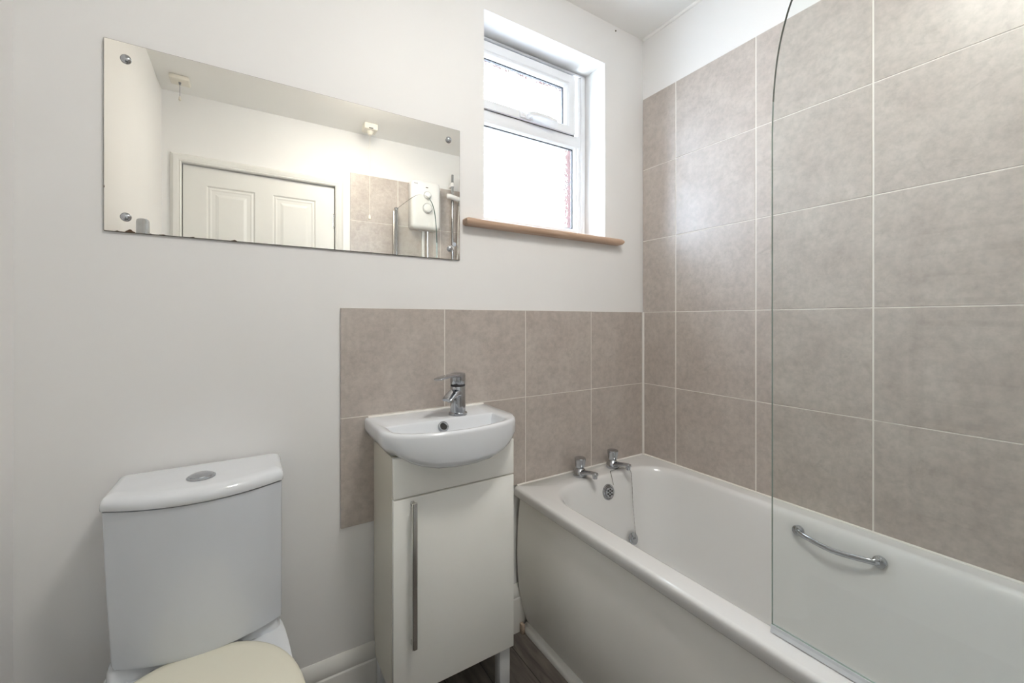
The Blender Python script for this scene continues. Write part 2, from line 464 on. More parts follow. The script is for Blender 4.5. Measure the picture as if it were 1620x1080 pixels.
# white espagnolette handle, lever pointing right
bm = bmesh.new()
box(bm, -.612, -.548, .108, .118, 2.010, 2.030, .004, 3)
lathe(bm, [(.011, 0), (.011, .016), (.009, .02)], (-.575, .109, 2.021), (0, -1, 0), 20)
tube(bm, bez([(-.578, .090, 2.022), (-.54, .084, 2.024), (-.49, .078, 2.021), (-.445, .078, 2.015)], 8),
     [.0095]*9+[.0088]*8+[.008]*7+[.005], 12, ell=(1, .7))
link('window_handle', bm, M['upvc'], win)
# pine sill board with rounded nosing
bm = bmesh.new()
prof = []
for k in range(9):
    a = PI/2 + PI*k/8
    prof.append((-.020+.0115*math.cos(a), 1.5155+.0125*math.sin(a)))
prof += [(.1375, 1.503), (.1375, 1.528)]
def sillx(y, side):   # ends of the horns are slightly rounded
    return 0
loops = []
for x, s in ((-.922, .55), (-.917, .9), (-.912, 1), (-.166, 1), (-.160, .9), (-.155, .55)):
    loops.append([Vector((x, (y if y < .1 else .006) if True else y, 1.5155+(z-1.5155)*s)) for y, z in prof])
loft(bm, loops)
box(bm, WX0+.001, WX1-.001, .004, .137, 1.5035, 1.5275)
link('window_sill', bm, M['pine'], win, angle=50)

# ------------------------------------------------------------------ door in the front wall
dr = struct(bpy.data.objects.new('door_1', None)); C.objects.link(dr); dr.location = (DX0, YE-.02, 0)
bm = bmesh.new()
yl = YE-.020      # leaf face
L0, L1 = DX0+.004, DX1-.004
box(bm, L0, L1, yl-.038, yl-.006, .006, DZ-.004)
pxs = [(-1.778, -1.532), (-1.436, -1.186)]
pzs = [(.17, .72), (.90, 1.32), (1.44, 1.972)]
xs = [L0, pxs[0][0], pxs[0][1], pxs[1][0], pxs[1][1], L1]
zs = [.006, .17, .72, .90, 1.32, 1.44, 1.972, DZ-.004]
for i in range(5):
    for j in range(7):
        if i in (1, 3) and j in (1, 3, 5): continue
        box(bm, xs[i], xs[i+1], yl-.008, yl, zs[j], zs[j+1])
for (a, b) in pxs:
    for (c, d) in pzs:
        lo = []
        for ins, dep in ((0, 0), (.008, -.0065), (.018, -.0035), (.030, -.0070), (.040, -.0070), (.060, -.0015)):
            lo.append([Vector((a+ins, yl+dep, c+ins)), Vector((b-ins, yl+dep, c+ins)), Vector((b-ins, yl+dep, d-ins)), Vector((a+ins, yl+dep, d-ins))])
        loft(bm, lo, False, True)
link('door_leaf', bm, M['woodwork'], dr, smooth=False)
bm = bmesh.new()
box(bm, DX0-.02, DX0+.016, yl-.075, yl-.0385, 0, DZ+.02); box(bm, DX1-.016, DX1+.02, yl-.075, yl-.0385, 0, DZ+.02); box(bm, DX0, DX1, yl-.075, yl-.0385, DZ-.016, DZ+.02)
box(bm, DX0, DX1, yl-.075, yl-.0385, 0, .012)
link('door_stop', bm, M['woodwork'], dr, smooth=False)
def archi(name, path):
    # moulded architrave swept round the opening
    bm = bmesh.new()
    prof = [(0, 0), (0, .012), (.006, .017), (.012, .014), (.020, .018), (.036, .020), (.044, .015), (.050, .008), (.052, 0)]
    loops = []
    for (x, z, dx, dz) in path:
        loops.append([Vector((x+dx*o, YE-.008+h, z+dz*o)) for o, h in prof])
    loft(bm, loops)
    return link(name, bm, M['woodwork'], dr, angle=20)
archi('door_architrave', [(DX0, 0, -1, 0), (DX0, DZ, -1, 1), (DX1, DZ, 1, 1), (DX1, 0, 1, 0)])
for z in (.28, 1.03, 1.85):
    bm = bmesh.new(); lathe(bm, [(.0055, 0), (.0055, .09)], (DX1-.003, yl+.006, z-.045), (0, 0, 1), 12)
    box(bm, DX1-.016, DX1, yl, yl+.002, z-.045, z+.045)
    link('door_hinge', bm, M['steel'], dr)
bm = bmesh.new()
box(bm, L0+.035, L0+.075, yl, yl+.008, .92, 1.08, .004)
tube(bm, bez([(L0+.055, yl+.006, 1.03), (L0+.055, yl+.05, 1.03), (L0+.075, yl+.058, 1.03), (L0+.165, yl+.056, 1.03)], 8), .009, 12)
link('door_handle', bm, M['chrome'], dr)

# ------------------------------------------------------------------ mirror
MX0, MX1, MZ0, MZ1 = -1.8400, -.9340, 1.3800, 1.8300
mir = thing('wall_mirror', 'large frameless rectangular mirror screwed to the white wall above the toilet', 'mirror', (MX0, .004, MZ0))
bm = bmesh.new()
box(bm, MX0, MX1, .0015, .0075, MZ0, MZ1, .0010, 1)
for f in bm.faces:
    if f.normal.y > -.9: f.material_index = 1
bm.normal_update()
for f in bm.faces: f.material_index = 0 if (abs(f.normal.y) > .9) else 1
mp_ = link('mirror_glass', bm, [M['mirror'], M['mirror_edge']], mir, smooth=False, origin=(MX0, .004, MZ0))
for x, z in ((-1.801, 1.790), (-.977, 1.788), (-1.801, 1.416), (-.972, 1.416)):
    bm = bmesh.new()
    lathe(bm, [(.0105, 0), (.0105, .002), (.0095, .0045), (.0065, .0068), (.003, .0078)], (x, .0015, z), (0, -1, 0), 24)
    link('mirror_screw', bm, M['chrome'], mir)
# nail high on the wall near the corner
bm = bmesh.new(); lathe(bm, [(.0030, 0), (.0034, .002), (.002, .0035)], (-.171, .008, 2.462), (0, -1, 0), 12)
tag(link('nail', bm, M['dark_brown']), 'tiny dark nail head high on the wall between window and corner', 'nail')

# ------------------------------------------------------------------ basin
BC = -1.045; BZ = .872
def basin_outline(s=0.):
    """half plan, mirrored; s insets"""
    h = .210-s
    right = [(h, -.002), (h, -.05), (h, -.10), (h, -.15), (h, -.185), (h-.004, -.203+s*.5), (h-.014, -.225+s), (h-.030, -.247+s),
             (h-.052, -.262+s), (h-.080, -.274+s), (h-.120, -.285+s), (h-.165, -.292+s)]
    pts = [(x, y) for x, y in right] + [(0, -.294+s)] + [(-x, y) for x, y in right[::-1]]
    n = 12
    back = [(-h + 2*h*k/n, -.002) for k in range(1, n)]
    return pts + back
basin = thing('wash_basin', 'small white ceramic basin with bowed front on the cream cabinet', 'basin', (BC, 0, .80))
bm = bmesh.new()
def zlow(x, y, base):
    ax = abs(x)
    f = max(0., min(1., (-y-.195)/.05)); f = f*f*(3-2*f)
    smile = .772 + .058*(ax/.20)**3.2
    return base*(1-f) + min(base, smile)*f
loops = []
def L(s, zf):
    return [Vector((BC+x, y, zf(x, y))) for x, y in basin_outline(s)]
# underside (inset to the cabinet width), then out, up, over the rim
def inner_under(x, y): return .7995
lo = []
for x, y in basin_outline(.030):
    yy = max(y, -.2165) if y < -.2165 else y
    zz = .8025
    if y < -.205: zz = .8025; yy = -.2150
    lo.append(Vector((BC+x, yy, zz)))
loops.append(lo)
loops.append(L(.024, lambda x, y: zlow(x, y, .806)+.004*(1 if y > -.2 else 0)))
loops.append(L(.012, lambda x, y: zlow(x, y, .817)+.000))
loops.append(L(.004, lambda x, y: zlow(x, y, .829)+.007*(1 if y < -.22 else .2)))
loops.append(L(.0, lambda x, y: zlow(x, y, .838)+.020*(1 if y < -.22 else .2)))
for s, z in ((0, BZ-.010), (.001, BZ-.005), (.003, BZ-.002), (.006, BZ)):
    loops.append(L(s, lambda x, y, z=z: z))
# bowl opening : same vertex order as the outline, front follows the bow, back edge straight
def bowl_loop(kx, ky, dz):
    out = []; n = len(basin_outline(0)); cx, cy = -1.056, -.205
    for i, (x, y) in enumerate(basin_outline(.013)):
        X = BC+x
        if i >= 25:                      # back run
            X = -1.232 + (X-(BC-.197))*(1.232-.885)/.394; y = -.140
        elif y > -.186:
            y = -.140 + (y+.002)/.184*.046
            X = -.885 if x > 0 else -1.232
        else:
            X = min(max(X, -1.232), -.885)
        # soften corners
        out.append(Vector((cx+(X-cx)*kx, cy+(y-cy)*ky, BZ+dz)))
    return out
for kx, ky, dz in ((1, 1, 0), (.985, .965, -.0015), (.972, .935, -.005), (.955, .89, -.013), (.92, .78, -.032), (.87, .64, -.050), (.80, .50, -.060), (.6, .3, -.065)):
    loops.append(bowl_loop(kx, ky, dz))
loft(bm, loops)
link('basin_body', bm, M['ceramic'], basin, angle=50)
nrm = Vector((0, -.80, .55)).normalized()
oc = Vector((-1.060, -.1528, .8520))
bm = bmesh.new()
lathe(bm, [(.0100, .0015), (.0115, .0038), (.0140, .0040), (.0160, .0025), (.0165, 0), (.0165, -.008), (.0100, -.008)], oc, nrm, 28, cap=False)
ovr = link('overflow_ring', bm, M['chrome'], basin)
bm = bmesh.new(); lathe(bm, [(.0102, 0), (.0102, .0006)], oc+nrm*.0005, nrm, 24)
link('overflow_hole', bm, M['dark'], ovr)
bm = bmesh.new(); lathe(bm, [(.020, 0), (.020, .002), (.016, .003)], (-1.05, -.215, BZ-.066), (0, 0, 1), 24)
link('basin_waste', bm, M['chrome'], basin)
# sealant line behind basin
bm = bmesh.new(); tube(bm, [(-1.245, -.003, BZ+.0005), (-.845, -.003, BZ+.0005)], .0042, 8)
link('sealant_bead', bm, M['sealant'], basin)

# basin mixer
tx, ty = -.992, -.108
tap = thing('basin_mixer_tap', 'chrome single-lever mixer tap on the back ledge of the white basin', 'tap', (tx, ty, BZ))
bm = bmesh.new()
lathe(bm, [(.0295, 0), (.0295, .0065), (.0275, .0085), (.0245, .0095), (.0240, .05), (.0238, .088), (.0225, .091), (.0215, .0915), (.0215, .096)], (tx, ty, BZ), (0, 0, 1), 40)
link('tap_body', bm, M['chrome'], tap)
bm = bmesh.new(); lathe(bm, [(.0232, .0905), (.0232, .0965)], (tx, ty, BZ), (0, 0, 1), 32)
link('cap_ring', bm, M['gasket'], tap)
ang = math.radians(-146)      # direction of the spout in plan
d = Vector((math.cos(ang), math.sin(ang), 0)); s = Vector((-d.y, d.x, 0))
o = Vector((tx, ty, BZ))
bm = bmesh.new()
def sect(c, w, h, tilt=0):
    return [c + s*(w*math.cos(t)) + Vector((0, 0, 1))*(h*math.copysign(abs(math.sin(t))**.7, math.sin(t))) for t in [2*PI*k/16 for k in range(16)]]
loft(bm, [sect(o+d*.006+Vector((0, 0, .070)), .021, .018), sect(o+d*.026+Vector((0, 0, .070)), .0205, .012),
          sect(o+d*.046+Vector((0, 0, .064)), .0195, .0085), sect(o+d*.060+Vector((0, 0, .058)), .0185, .006), sect(o+d*.065+Vector((0, 0, .056)), .016, .004)])
link('spout', bm, M['chrome'], tap, angle=50)
bm = bmesh.new(); lathe(bm, [(.0105, 0), (.0105, .008), (.009, .010)], o+d*.046+Vector((0, 0, .047)), (0, 0, 1), 20)
link('aerator', bm, M['steel'], tap)
bm = bmesh.new()
lathe(bm, [(.0222, .0968), (.0242, .0985), (.0245, .112), (.0243, .125), (.0225, .131), (.012, .1335), (.004, .134)], o, (0, 0, 1), 40)
def flat(c, w, h):
    return [c + s*(w*math.copysign(abs(math.cos(t))**.6, math.cos(t))) + Vector((0, 0, h*math.copysign(abs(math.sin(t))**.6, math.sin(t)))) for t in [2*PI*k/16 for k in range(16)]]
loft(bm, [flat(o+d*.004+Vector((0, 0, .124)), .021, .0075), flat(o+d*.03+Vector((0, 0, .1265)), .0195, .0055), flat(o+d*.06+Vector((0, 0, .1275)), .018, .0040),
          flat(o+d*.090+Vector((0, 0, .1275)), .0165, .0032), flat(o+d*.110+Vector((0, 0, .1255)), .0150, .0028), flat(o+d*.116+Vector((0, 0, .1240)), .010, .002)])
link('lever', bm, M['chrome'], tap, angle=50)
bm = bmesh.new(); tube(bm, [o-d*.018+Vector((0, 0, .088)), o-d*.030+Vector((0, 0, .118)), o-d*.033+Vector((0, 0, .124))], [.0016, .0016, .0028], 8)
link('pop_up_rod', bm, M['chrome'], tap)

# ------------------------------------------------------------------ vanity cabinet
CX0, CX1, CF, CZ0, CZ1 = -1.227, -.848, -.2125, .146, .7985
cab = thing('vanity_cabinet', 'narrow cream gloss cabinet on legs carrying the small basin', 'cabinet', ((CX0+CX1)/2, -.1, 0))
bm = bmesh.new()
# body, notched round the skirting on the left and right
prof = [(-.193, CZ0), (-.015, CZ0), (-.015, .182), (-.001, .196), (-.001, CZ1), (-.193, CZ1)]
loft(bm, [[Vector((x, y, z)) for y, z in prof] for x in (CX0, CX0+.016)])
loft(bm, [[Vector((x, y, z)) for y, z in prof] for x in (CX1-.016, CX1)])
box(bm, CX0+.016, CX1-.016, -.193, -.02, CZ0, CZ0+.016)
box(bm, CX0+.016, CX1-.016, -.193, -.175, .676, .70)
box(bm, CX0+.016, CX1-.016, -.03, -.022, CZ0+.016, CZ1)
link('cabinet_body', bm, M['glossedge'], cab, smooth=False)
bm = B(CX0, CX1, CF, -.1945, .6905, CZ1, .0012, 2)
link('fascia_panel', bm, M['gloss'], cab, angle=30)
bm = B(CX0, CX1, CF, -.1945, CZ0, .6860, .0012, 2)
cd = link('cabinet_door', bm, M['gloss'], cab, angle=30)
bm = bmesh.new()
hx = -1.176
box(bm, hx-.0055, hx+.0055, -.2420, -.2330, .288, .681, .0020, 2)
box(bm, hx-.0080, hx-.0050, -.2400, -.2330, .288, .681, .0008, 1)
for z in (.295, .672): box(bm, hx-.0045, hx+.0045, -.2345, CF, z-.006, z+.006, .001)
link('handle', bm, M['steel'], cd, angle=30)
for lx, ly in ((CX1-.040, -.196), (CX0+.004, -.196), (CX1-.040, -.055), (CX0+.004, -.055)):
    link('leg', B(lx, lx+.036, ly, ly+.034, 0, CZ0-.0005, .0015), M['leg'], cab)

# ------------------------------------------------------------------ toilet
toi = thing('toilet', 'white close-coupled toilet with bowed cistern and cream seat lid', 'toilet', (-1.647, -.3, 0))
TCX = -1.6475
def dplan(hw, ys, ym, yb, z, r=.012, n=20, dx=0.):
    """D plan: straight back and sides, bowed front"""
    pts = [Vector((TCX+hw+dx, yb, z)), Vector((TCX+hw+dx, (yb+ys)/2, z)), Vector((TCX+hw+dx, ys+r, z))]
    for k in range(1, 4):
        a = PI/2*k/4
        pts.append(Vector((TCX+dx+hw-r+r*math.cos(a), ys+r-r*math.sin(a), z)))
    for k in range(n+1):
        t = -1+2*k/n
        pts.append(Vector((TCX+dx-t*(hw-r), ys-(ym)*(1-abs(t)**2.0), z)))
    for k in range(3, 0, -1):
        a = PI/2*k/4
        pts.append(Vector((TCX+dx-hw+r-r*math.cos(a), ys+r-r*math.sin(a), z)))
    pts += [Vector((TCX-hw+dx, ys+r, z)), Vector((TCX-hw+dx, (yb+ys)/2, z)), Vector((TCX-hw+dx, yb, z)), Vector((TCX+dx, yb, z))]
    return pts
bm = bmesh.new()
lo = []
for z, hw, ys, ym in ((.4395, .151, -.142, .040), (.4420, .1545, -.1485, .042), (.452, .1560, -.1500, .043), (.55, .1585, -.1500, .045), (.66, .161, -.1500, .046), (.7745, .1630, -.1500, .047)):
    lo.append(dplan(hw, ys, ym, -.006, z, .008, dx=.163-hw))
loft(bm, lo)
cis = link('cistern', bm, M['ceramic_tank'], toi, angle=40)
bm = bmesh.new(); lo = []
for ins, z in ((.004, .7762), (.0, .7785), (-.001, .784), (-.001, .790), (.0015, .7965), (.006, .8015), (.014, .8045), (.028, .806)):
    lo.append(dplan(.1660-ins*.6, -.1535+ins, .048, -.006, z, .010))
loft(bm, lo)
lid = link('cistern_lid', bm, M['ceramic'], cis, angle=50)
bm = bmesh.new()
lathe(bm, [(.028, 0), (.028, .0025), (.026, .0045), (.024, .0048)], (TCX, -.115, .806), (0, 0, 1), 40)
lathe(bm, [(.0240, .004), (.0230, .0062), (.017, .0088), (.010, .0098), (.002, .010)], (TCX, -.115, .806), (0, 0, 1), 40)
bt = link('flush_button', bm, M['chrome'], cis)
def egg(hwb, hw, yb, yf, z, p=2.2, n=44, cx=TCX):
    """closed plan: back half-width hwb at yb, widest hw, rounded front at yf"""
    pts = []
    ymid = yb*.45+yf*.55
    for k in range(n):
        a = 2*PI*k/n
        c, s_ = math.cos(a), math.sin(a)
        x = hw*math.copysign(abs(c)**(2/p), c)
        if s_ >= 0:
            pp = 5.5
            x = hw*math.copysign(abs(c)**(2/pp), c)
            y = ymid + (yb-ymid)*abs(s_)**(2/pp)
            f = (y-ymid)/(yb-ymid); x *= 1-(1-hwb/hw)*f
        else:
            y = ymid + (yf-ymid)*abs(s_)**(2/p)
        pts.append(Vector((cx+x, y, z)))
    return pts
bm = bmesh.new(); lo = []
for z, hb, h, yb, yf in ((0, .105, .115, -.10, -.55), (.02, .10, .11, -.10, -.54), (.12, .10, .105, -.07, -.53), (.22, .125, .125, -.05, -.56), (.31, .15, .165, -.035, -.61),
                         (.37, .162, .18, -.03, -.635), (.405, .168, .186, -.028, -.645), (.4095, .166, .184, -.030, -.643), (.4110, .162, .180, -.034, -.639)):
    lo.append(egg(hb, h, yb, yf, z))
loft(bm, lo)
# raised shelf that carries the cistern
lo = []
for z, i in ((.4100, 0), (.4340, .001), (.4375, .003), (.4385, .007)):
    lo.append(dplan(.1600-i, -.147+i, .012, -.028-i*.3, z, .02))
loft(bm, lo)
pan = link('pan', bm, M['ceramic'], toi, angle=40)
def oval(hw, yb, yf, z, n=56, p=2.25):
    cy = (yb+yf)/2; b = (yb-yf)/2
    return [Vector((TCX+hw*math.copysign(abs(math.cos(a))**(2/p), math.cos(a)), cy+b*math.copysign(abs(math.sin(a))**(2/p), math.sin(a)), z)) for a in [2*PI*k/n for k in range(n)]]
bm = bmesh.new()
loft(bm, [oval(.182, -.182, -.655, .4122), oval(.186, -.178, -.659, .4145), oval(.186, -.178, -.659, .4215), oval(.183, -.181, -.656, .4235)])
link('seat', bm, M['seat'], toi, angle=50)
bm = bmesh.new()
loft(bm, [oval(.190, -.172, -.664, .4245), oval(.1945, -.1665, -.668, .4275), oval(.1945, -.1665, -.668, .433), oval(.192, -.169, -.666, .4375), oval(.186, -.175, -.660, .4405),
          oval(.172, -.19, -.645, .4425), oval(.10, -.27, -.56, .4445)])
link('seat_lid', bm, M['seat'], toi, angle=60)
for sx in (-.075, .075):
    bm = bmesh.new(); lathe(bm, [(.011, 0), (.011, .022), (.009, .024)], (TCX+sx, -.186, .411), (0, 0, 1), 16)
    link('seat_hinge', bm, M['chrome'], toi)

# ------------------------------------------------------------------ bath
bath = thing('bathtub', 'white acrylic bath along the tiled right wall behind the cream panel', 'bathtub', (-.36, -.86, 0))
bm = bmesh.new()
X0, X1, Yb, Yf = -.713, -.0015, -.0015, YE+.0015
lo = [rr(X0+.012, X1, Yf, Yb, .004, .513), rr(X0+.002, X1, Yf, Yb, .004, .513), rr(X0, X1, Yf, Yb, .004, .516), rr(X0, X1, Yf, Yb, .004, .536)]
for k in range(1, 6):
    a = PI/2*k/5; r = .011
    lo.append(rr(X0+r*(1-math.cos(a)), X1, Yf, Yb, .004, .537+r*math.sin(a)))
ix0, ix1, iy1, iy0 = -.640, -.062, -.106, -1.640
def inner(f, z, r, sl=1.):
    # f grows inwards on all sides ; the head end (near the door) slopes more
    return rr(ix0+f, ix1-f, iy0+f*2.6, iy1-f, r, z, 8)
lo.append(inner(-.016, RIM, .145)); lo.append(inner(-.011, RIM-.0006, .143)); lo.append(inner(-.005, RIM-.0032, .140)); lo.append(inner(0, RIM-.0085, .137))
lo.append(inner(.004, RIM-.016, .135)); lo.append(inner(.010, RIM-.035, .133)); lo.append(inner(.028, RIM-.12, .130))
lo.append(inner(.050, RIM-.22, .125)); lo.append(inner(.066, RIM-.30, .12)); lo.append(inner(.074, RIM-.335, .115))
lo.append(inner(.090, RIM-.365, .105)); lo.append(inner(.115, RIM-.385, .09)); lo.append(inner(.15, RIM-.393, .07))
loft(bm, lo, False, True)
link('bath_shell', bm, M['bath'], bath, angle=60)
# overflow rose on the tap end
nv = Vector((0, -.985, .17)).normalized(); oc = Vector((-.345, -.1205, .487))
bm = bmesh.new()
lathe(bm, [(.031, -.006), (.031, .001), (.029, .0045), (.0265, .0050), (.024, .0035), (.023, .0025), (.0205, .0035), (.0195, .009), (.0185, .0105), (.004, .011)], oc, nv, 36)
ov = link('overflow_rose', bm, M['chrome'], bath)
sx_ = Vector((1, 0, 0)); sz_ = nv.cross(sx_).normalized()
for k in range(7):
    r_ = 0 if k == 6 else .0115; a = 2*PI*k/6+.3
    bm = bmesh.new(); lathe(bm, [(.0036, .0106), (.0036, .0116)], oc+sx_*(r_*math.cos(a))+sz_*(r_*math.sin(a)), nv, 12)
    link('overflow_hole', bm, M['dark'], ov)
bm = bmesh.new(); lathe(bm, [(.035, 0), (.035, .003), (.028, .004), (.024, .002)], (-.35, -.33, RIM-.393), (0, 0, 1), 28)
link('bath_waste', bm, M['chrome'], bath)

# grab handle on the wall side of the bath
gh = thing('grab_handle', 'curved chrome grab handle inside the bath wall behind the glass screen', 'handle', (-.075, -.785, .5))
ga, gb = Vector((-.0790, -.684, .5050)), Vector((-.0790, -.886, .5050))
for p in (ga, gb):
    bm = bmesh.new(); lathe(bm, [(.016, -.004), (.016, .004), (.0145, .008), (.011, .0095)], p, (-.97, 0, .2), 28)
    link('handle_rose', bm, M['chrome'], gh)
bm = bmesh.new()
pts = bez([ga+Vector((-.006, 0, .001)), ga+Vector((-.020, -.022, -.001)), (ga+gb)/2+Vector((-.032, 0, -.006)), gb+Vector((-.020, .022, -.001)), gb+Vector((-.006, 0, .001))], 10)
rad = [.0085 if (i < 6 or i > len(pts)-7) else .0070 for i in range(len(pts))]
tube(bm, pts, rad, 14, ell=(1.15, .7))
link('handle_bar', bm, M['chrome'], gh)

# bath panel
bm = bmesh.new(); lo = []
prof = [(.5075, -.6905), (.500, -.6925), (.45, -.698), (.38, -.703), (.30, -.705), (.22, -.702), (.15, -.694), (.09, -.680), (.05, -.669), (.022, -.660)]
for y in (-.0095, -.012, -.3, -.6, -.9, -1.2, -1.5, YE+.001):
    lo.append([Vector((x, y, z)) for z, x in prof] + [Vector((x+.004, y, z)) for z, x in prof[::-1]])
loft(bm, lo)
bp_ = link('side_panel', bm, M['panel'], bath, angle=50); bp_['label'] = 'cream side panel'
# floor trim strip along the panel and a scrap of rotten filler at the wall
bm = bmesh.new()
prof = [(-.681, 0), (-.681, .012), (-.677, .020), (-.669, .027), (-.657, .031), (-.655, .031), (-.655, 0)]
loft(bm, [[Vector((x, y, z)) for x, z in prof] for y in (-.013, YE)])
struct(link('baseboard_right', bm, M['woodwork'], angle=40))
bm = B(-.695, -.6815, -.030, -.011, 0, .036, .003)
tag(link('wood_scrap', bm, M['rust']), 'small crumbling brown wood scrap in the corner between skirting and bath panel', 'wood scrap')

# bath taps
def bath_tap(x, label):
    t = thing('bath_tap', label, 'tap', (x, -.055, RIM), 'chrome pillar taps on the bath end')
    o = Vector((x, -.052, RIM))
    bm = bmesh.new()
    lathe(bm, [(.0265, 0), (.0280, .004), (.0280, .010), (.0255, .018), (.0210, .025), (.0150, .031), (.0125, .036)], o, (0, 0, 1), 32)
    link('tap_body', bm, M['chrome'], t)
    bm = bmesh.new()
    def sec(c, w, h): return [c+Vector((w*math.cos(a), 0, h*math.sin(a))) for a in [2*PI*k/16 for k in range(16)]]
    loft(bm, [sec(o+Vector((0, -.006, .014)), .019, .012), sec(o+Vector((0, -.03, .020)), .0165, .010), sec(o+Vector((0, -.06, .029)), .012, .0075), sec(o+Vector((0, -.080, .033)), .0105, .0065),
              sec(o+Vector((0, -.093, .033)), .0100, .0070), sec(o+Vector((0, -.097, .032)), .006, .004)])
    lathe(bm, [(.0085, 0), (.0095, .004), (.0095, .018)], o+Vector((0, -.085, .015)), (0, 0, 1), 20)
    link('spout', bm, M['chrome'], t, angle=50)
    bm = bmesh.new(); n = 48
    lp = []
    for r, h, fl in ((.0165, .034, 0), (.0190, .038, .3), (.0210, .050, 1), (.0232, .066, 1), (.0232, .070, .5), (.0215, .0725, 0), (.008, .0740, 0)):
        lp.append([o+Vector(((r-fl*.0016*(1-abs(math.cos(3*a))))*math.cos(a), (r-fl*.0016*(1-abs(math.cos(3*a))))*math.sin(a), h)) for a in [2*PI*k/n for k in range(n)]])
    loft(bm, lp)
    link('tap_knob', bm, M['chrome'], t, angle=40)
    return t
bath_tap(-.432, 'left chrome pillar tap on the bath end, nearer the basin cabinet')
bath_tap(-.250, 'right chrome pillar tap on the bath end, with the plug chain below')

# plug and chain
pl = thing('bath_plug', 'chrome bath plug hanging on a thin chain against the bath end', 'plug', (-.26, -.173, .302))
pn = Vector((0.0, -.93, .36)).normalized(); pc = Vector((-.2600, -.1730, .302))
bm = bmesh.new()
lathe(bm, [(.0185, -.006), (.0205, -.002), (.0225, .001), (.0225, .003), (.019, .005), (.006, .0062)], pc, pn, 28)
tube(bm, bez([pc+pn*.005+Vector((-.008, 0, -.002)), pc+pn*.013, pc+pn*.005+Vector((.008, 0, .002))], 6), .0016, 8)
link('plug_disc', bm, M['chrome'], pl)
bm = bmesh.new()
ch = bez([(-.320, -.1245, .512), (-.317, -.1105, .5450), (-.300, -.088, .5510), (-.270, -.0835, .5505), (-.240, -.0830, .5505), (-.224, -.090, .5510), (-.214, -.106, .548), (-.211, -.119, .530), (-.228, -.143, .42), pc+pn*.012+Vector((.0, 0, .020))], 14)
lay = []
for i in range(len(ch)):
    ch[i] = Vector(ch[i])
tube(bm, ch, [.00105+.0005*(i % 2) for i in range(len(ch))], 8)
link('plug_chain', bm, M['steel'], pl)
bm = bmesh.new(); tube(bm, [pc+pn*.012+Vector((0, 0, .004)), pc+pn*.012+Vector((0, 0, .012)), pc+pn*.012+Vector((0, 0, .024))], [.0018, .003, .0018], 10)
link('chain_clip', bm, M['chrome'], pl)

# ------------------------------------------------------------------ shower screen
scr = thing('shower_screen', 'clear glass bath screen with curved top standing on the bath rim', 'shower screen', (-.663, -1.3, RIM))
curve = [(-.8905, .563), (-.8905, 1.55), (-.893, 1.62), (-.900, 1.69), (-.912, 1.747), (-.930, 1.797), (-.965, 1.848), (-1.02, 1.893), (-1.09, 1.928), (-1.17, 1.952), (-1.26, 1.966), (-1.40, 1.972), (-1.655, 1.973)]
cs = [Vector((0, y, z)) for y, z in curve]
sm = [cs[0]] + bez(cs[1:], 6)
poly = sm + [Vector((0, -1.655, .563))]
bm = bmesh.new()
a = [bm.verts.new((-.666, p.y, p.z)) for p in poly]; b = [bm.verts.new((-.660, p.y, p.z)) for p in poly]
bm.faces.new(a); bm.faces.new(b[::-1])
for i in range(len(poly)):
    j = (i+1) % len(poly); bm.faces.new((a[i], b[i], b[j], a[j])).material_index = 2 if (poly[i].z > 1.60 and poly[i].y > -1.6) else 1
link('glass_panel', bm, [M['screen_glass'], M['screen_edge'], M['screen_arc']], scr, smooth=False)
bm = bmesh.new()
prof = [(-.6670, .564), (-.6670, .558), (-.669, .550), (-.6655, .5525), (-.661, .550), (-.6590, .558), (-.6590, .564), (-.6602, .564), (-.6602, .5625), (-.6658, .5625), (-.6658, .564)]
loft(bm, [[Vector((x, y, z)) for x, z in prof] for y in (-.8895, -1.655)])
link('seal_strip', bm, M['seal_plastic'], scr, smooth=False)
bm = bmesh.new(); lathe(bm, [(.0135, 0), (.0135, 1.405), (.0125, 1.41)], (-.663, -1.668, .562), (0, 0, 1), 24)
link('hinge_post', bm, M['chrome'], scr)
bm = bmesh.new(); lathe(bm, [(.0150, 0), (.0155, .004), (.0150, .010), (.009, .013)], (-.663, -1.668, 1.972), (0, 0, 1), 24)
link('post_cap', bm, M['chrome'], scr)
bm = bmesh.new(); box(bm, -.679, -.647, YE+.0005, -1.685, .555, 1.965, .002)
link('wall_channel', bm, M['steel'], scr)

# ------------------------------------------------------------------ electric shower and rail
es = thing('electric_shower', 'white electric shower box on the tiled end wall, seen in the mirror', 'shower', (-.45, YE, 1.845))
bm = bmesh.new()
ex0, ex1, ez0, ez1 = -.560, -.338, 1.846, 2.205
lo = []
for ins, yy in ((.004, .0006), (.0, .004), (.0, .070), (.004, .082), (.014, .089), (.03, .091)):
    z_b = [Vector((p.x, YE+yy, p.y)) for p in rr(ex0+ins, ex1-ins, ez0+ins, ez1-ins, .028, 0, 6)]
    lo.append(z_b)
loft(bm, lo)
link('shower_casing', bm, M['shower_plastic'], es, angle=50)
for cx, cz, r in ((-.445, 2.095, .030), (-.445, 2.0, .038)):
    bm = bmesh.new(); lathe(bm, [(r, 0), (r, .008), (r*.93, .011)], (cx, YE+.0905, cz), (0, 1, 0), 36)
    lathe(bm, [(r*.8, .010), (r*.78, .02), (r*.6, .024), (r*.1, .0245)], (cx, YE+.0905, cz), (0, 1, 0), 36)
    dl = link('dial', bm, M['shower_plastic'], es)
    bm = bmesh.new(); lathe(bm, [(r*.97, 0), (r*.97, .0012), (r*.84, .0012), (r*.84, 0)], (cx, YE+.1012, cz), (0, 1, 0), 36, cap=False)
    link('dial_ring', bm, M['ring'], dl)
bm = bmesh.new()
box(bm, -.455, -.437, YE+.0905, YE+.0925, 2.152, 2.158, .0005)
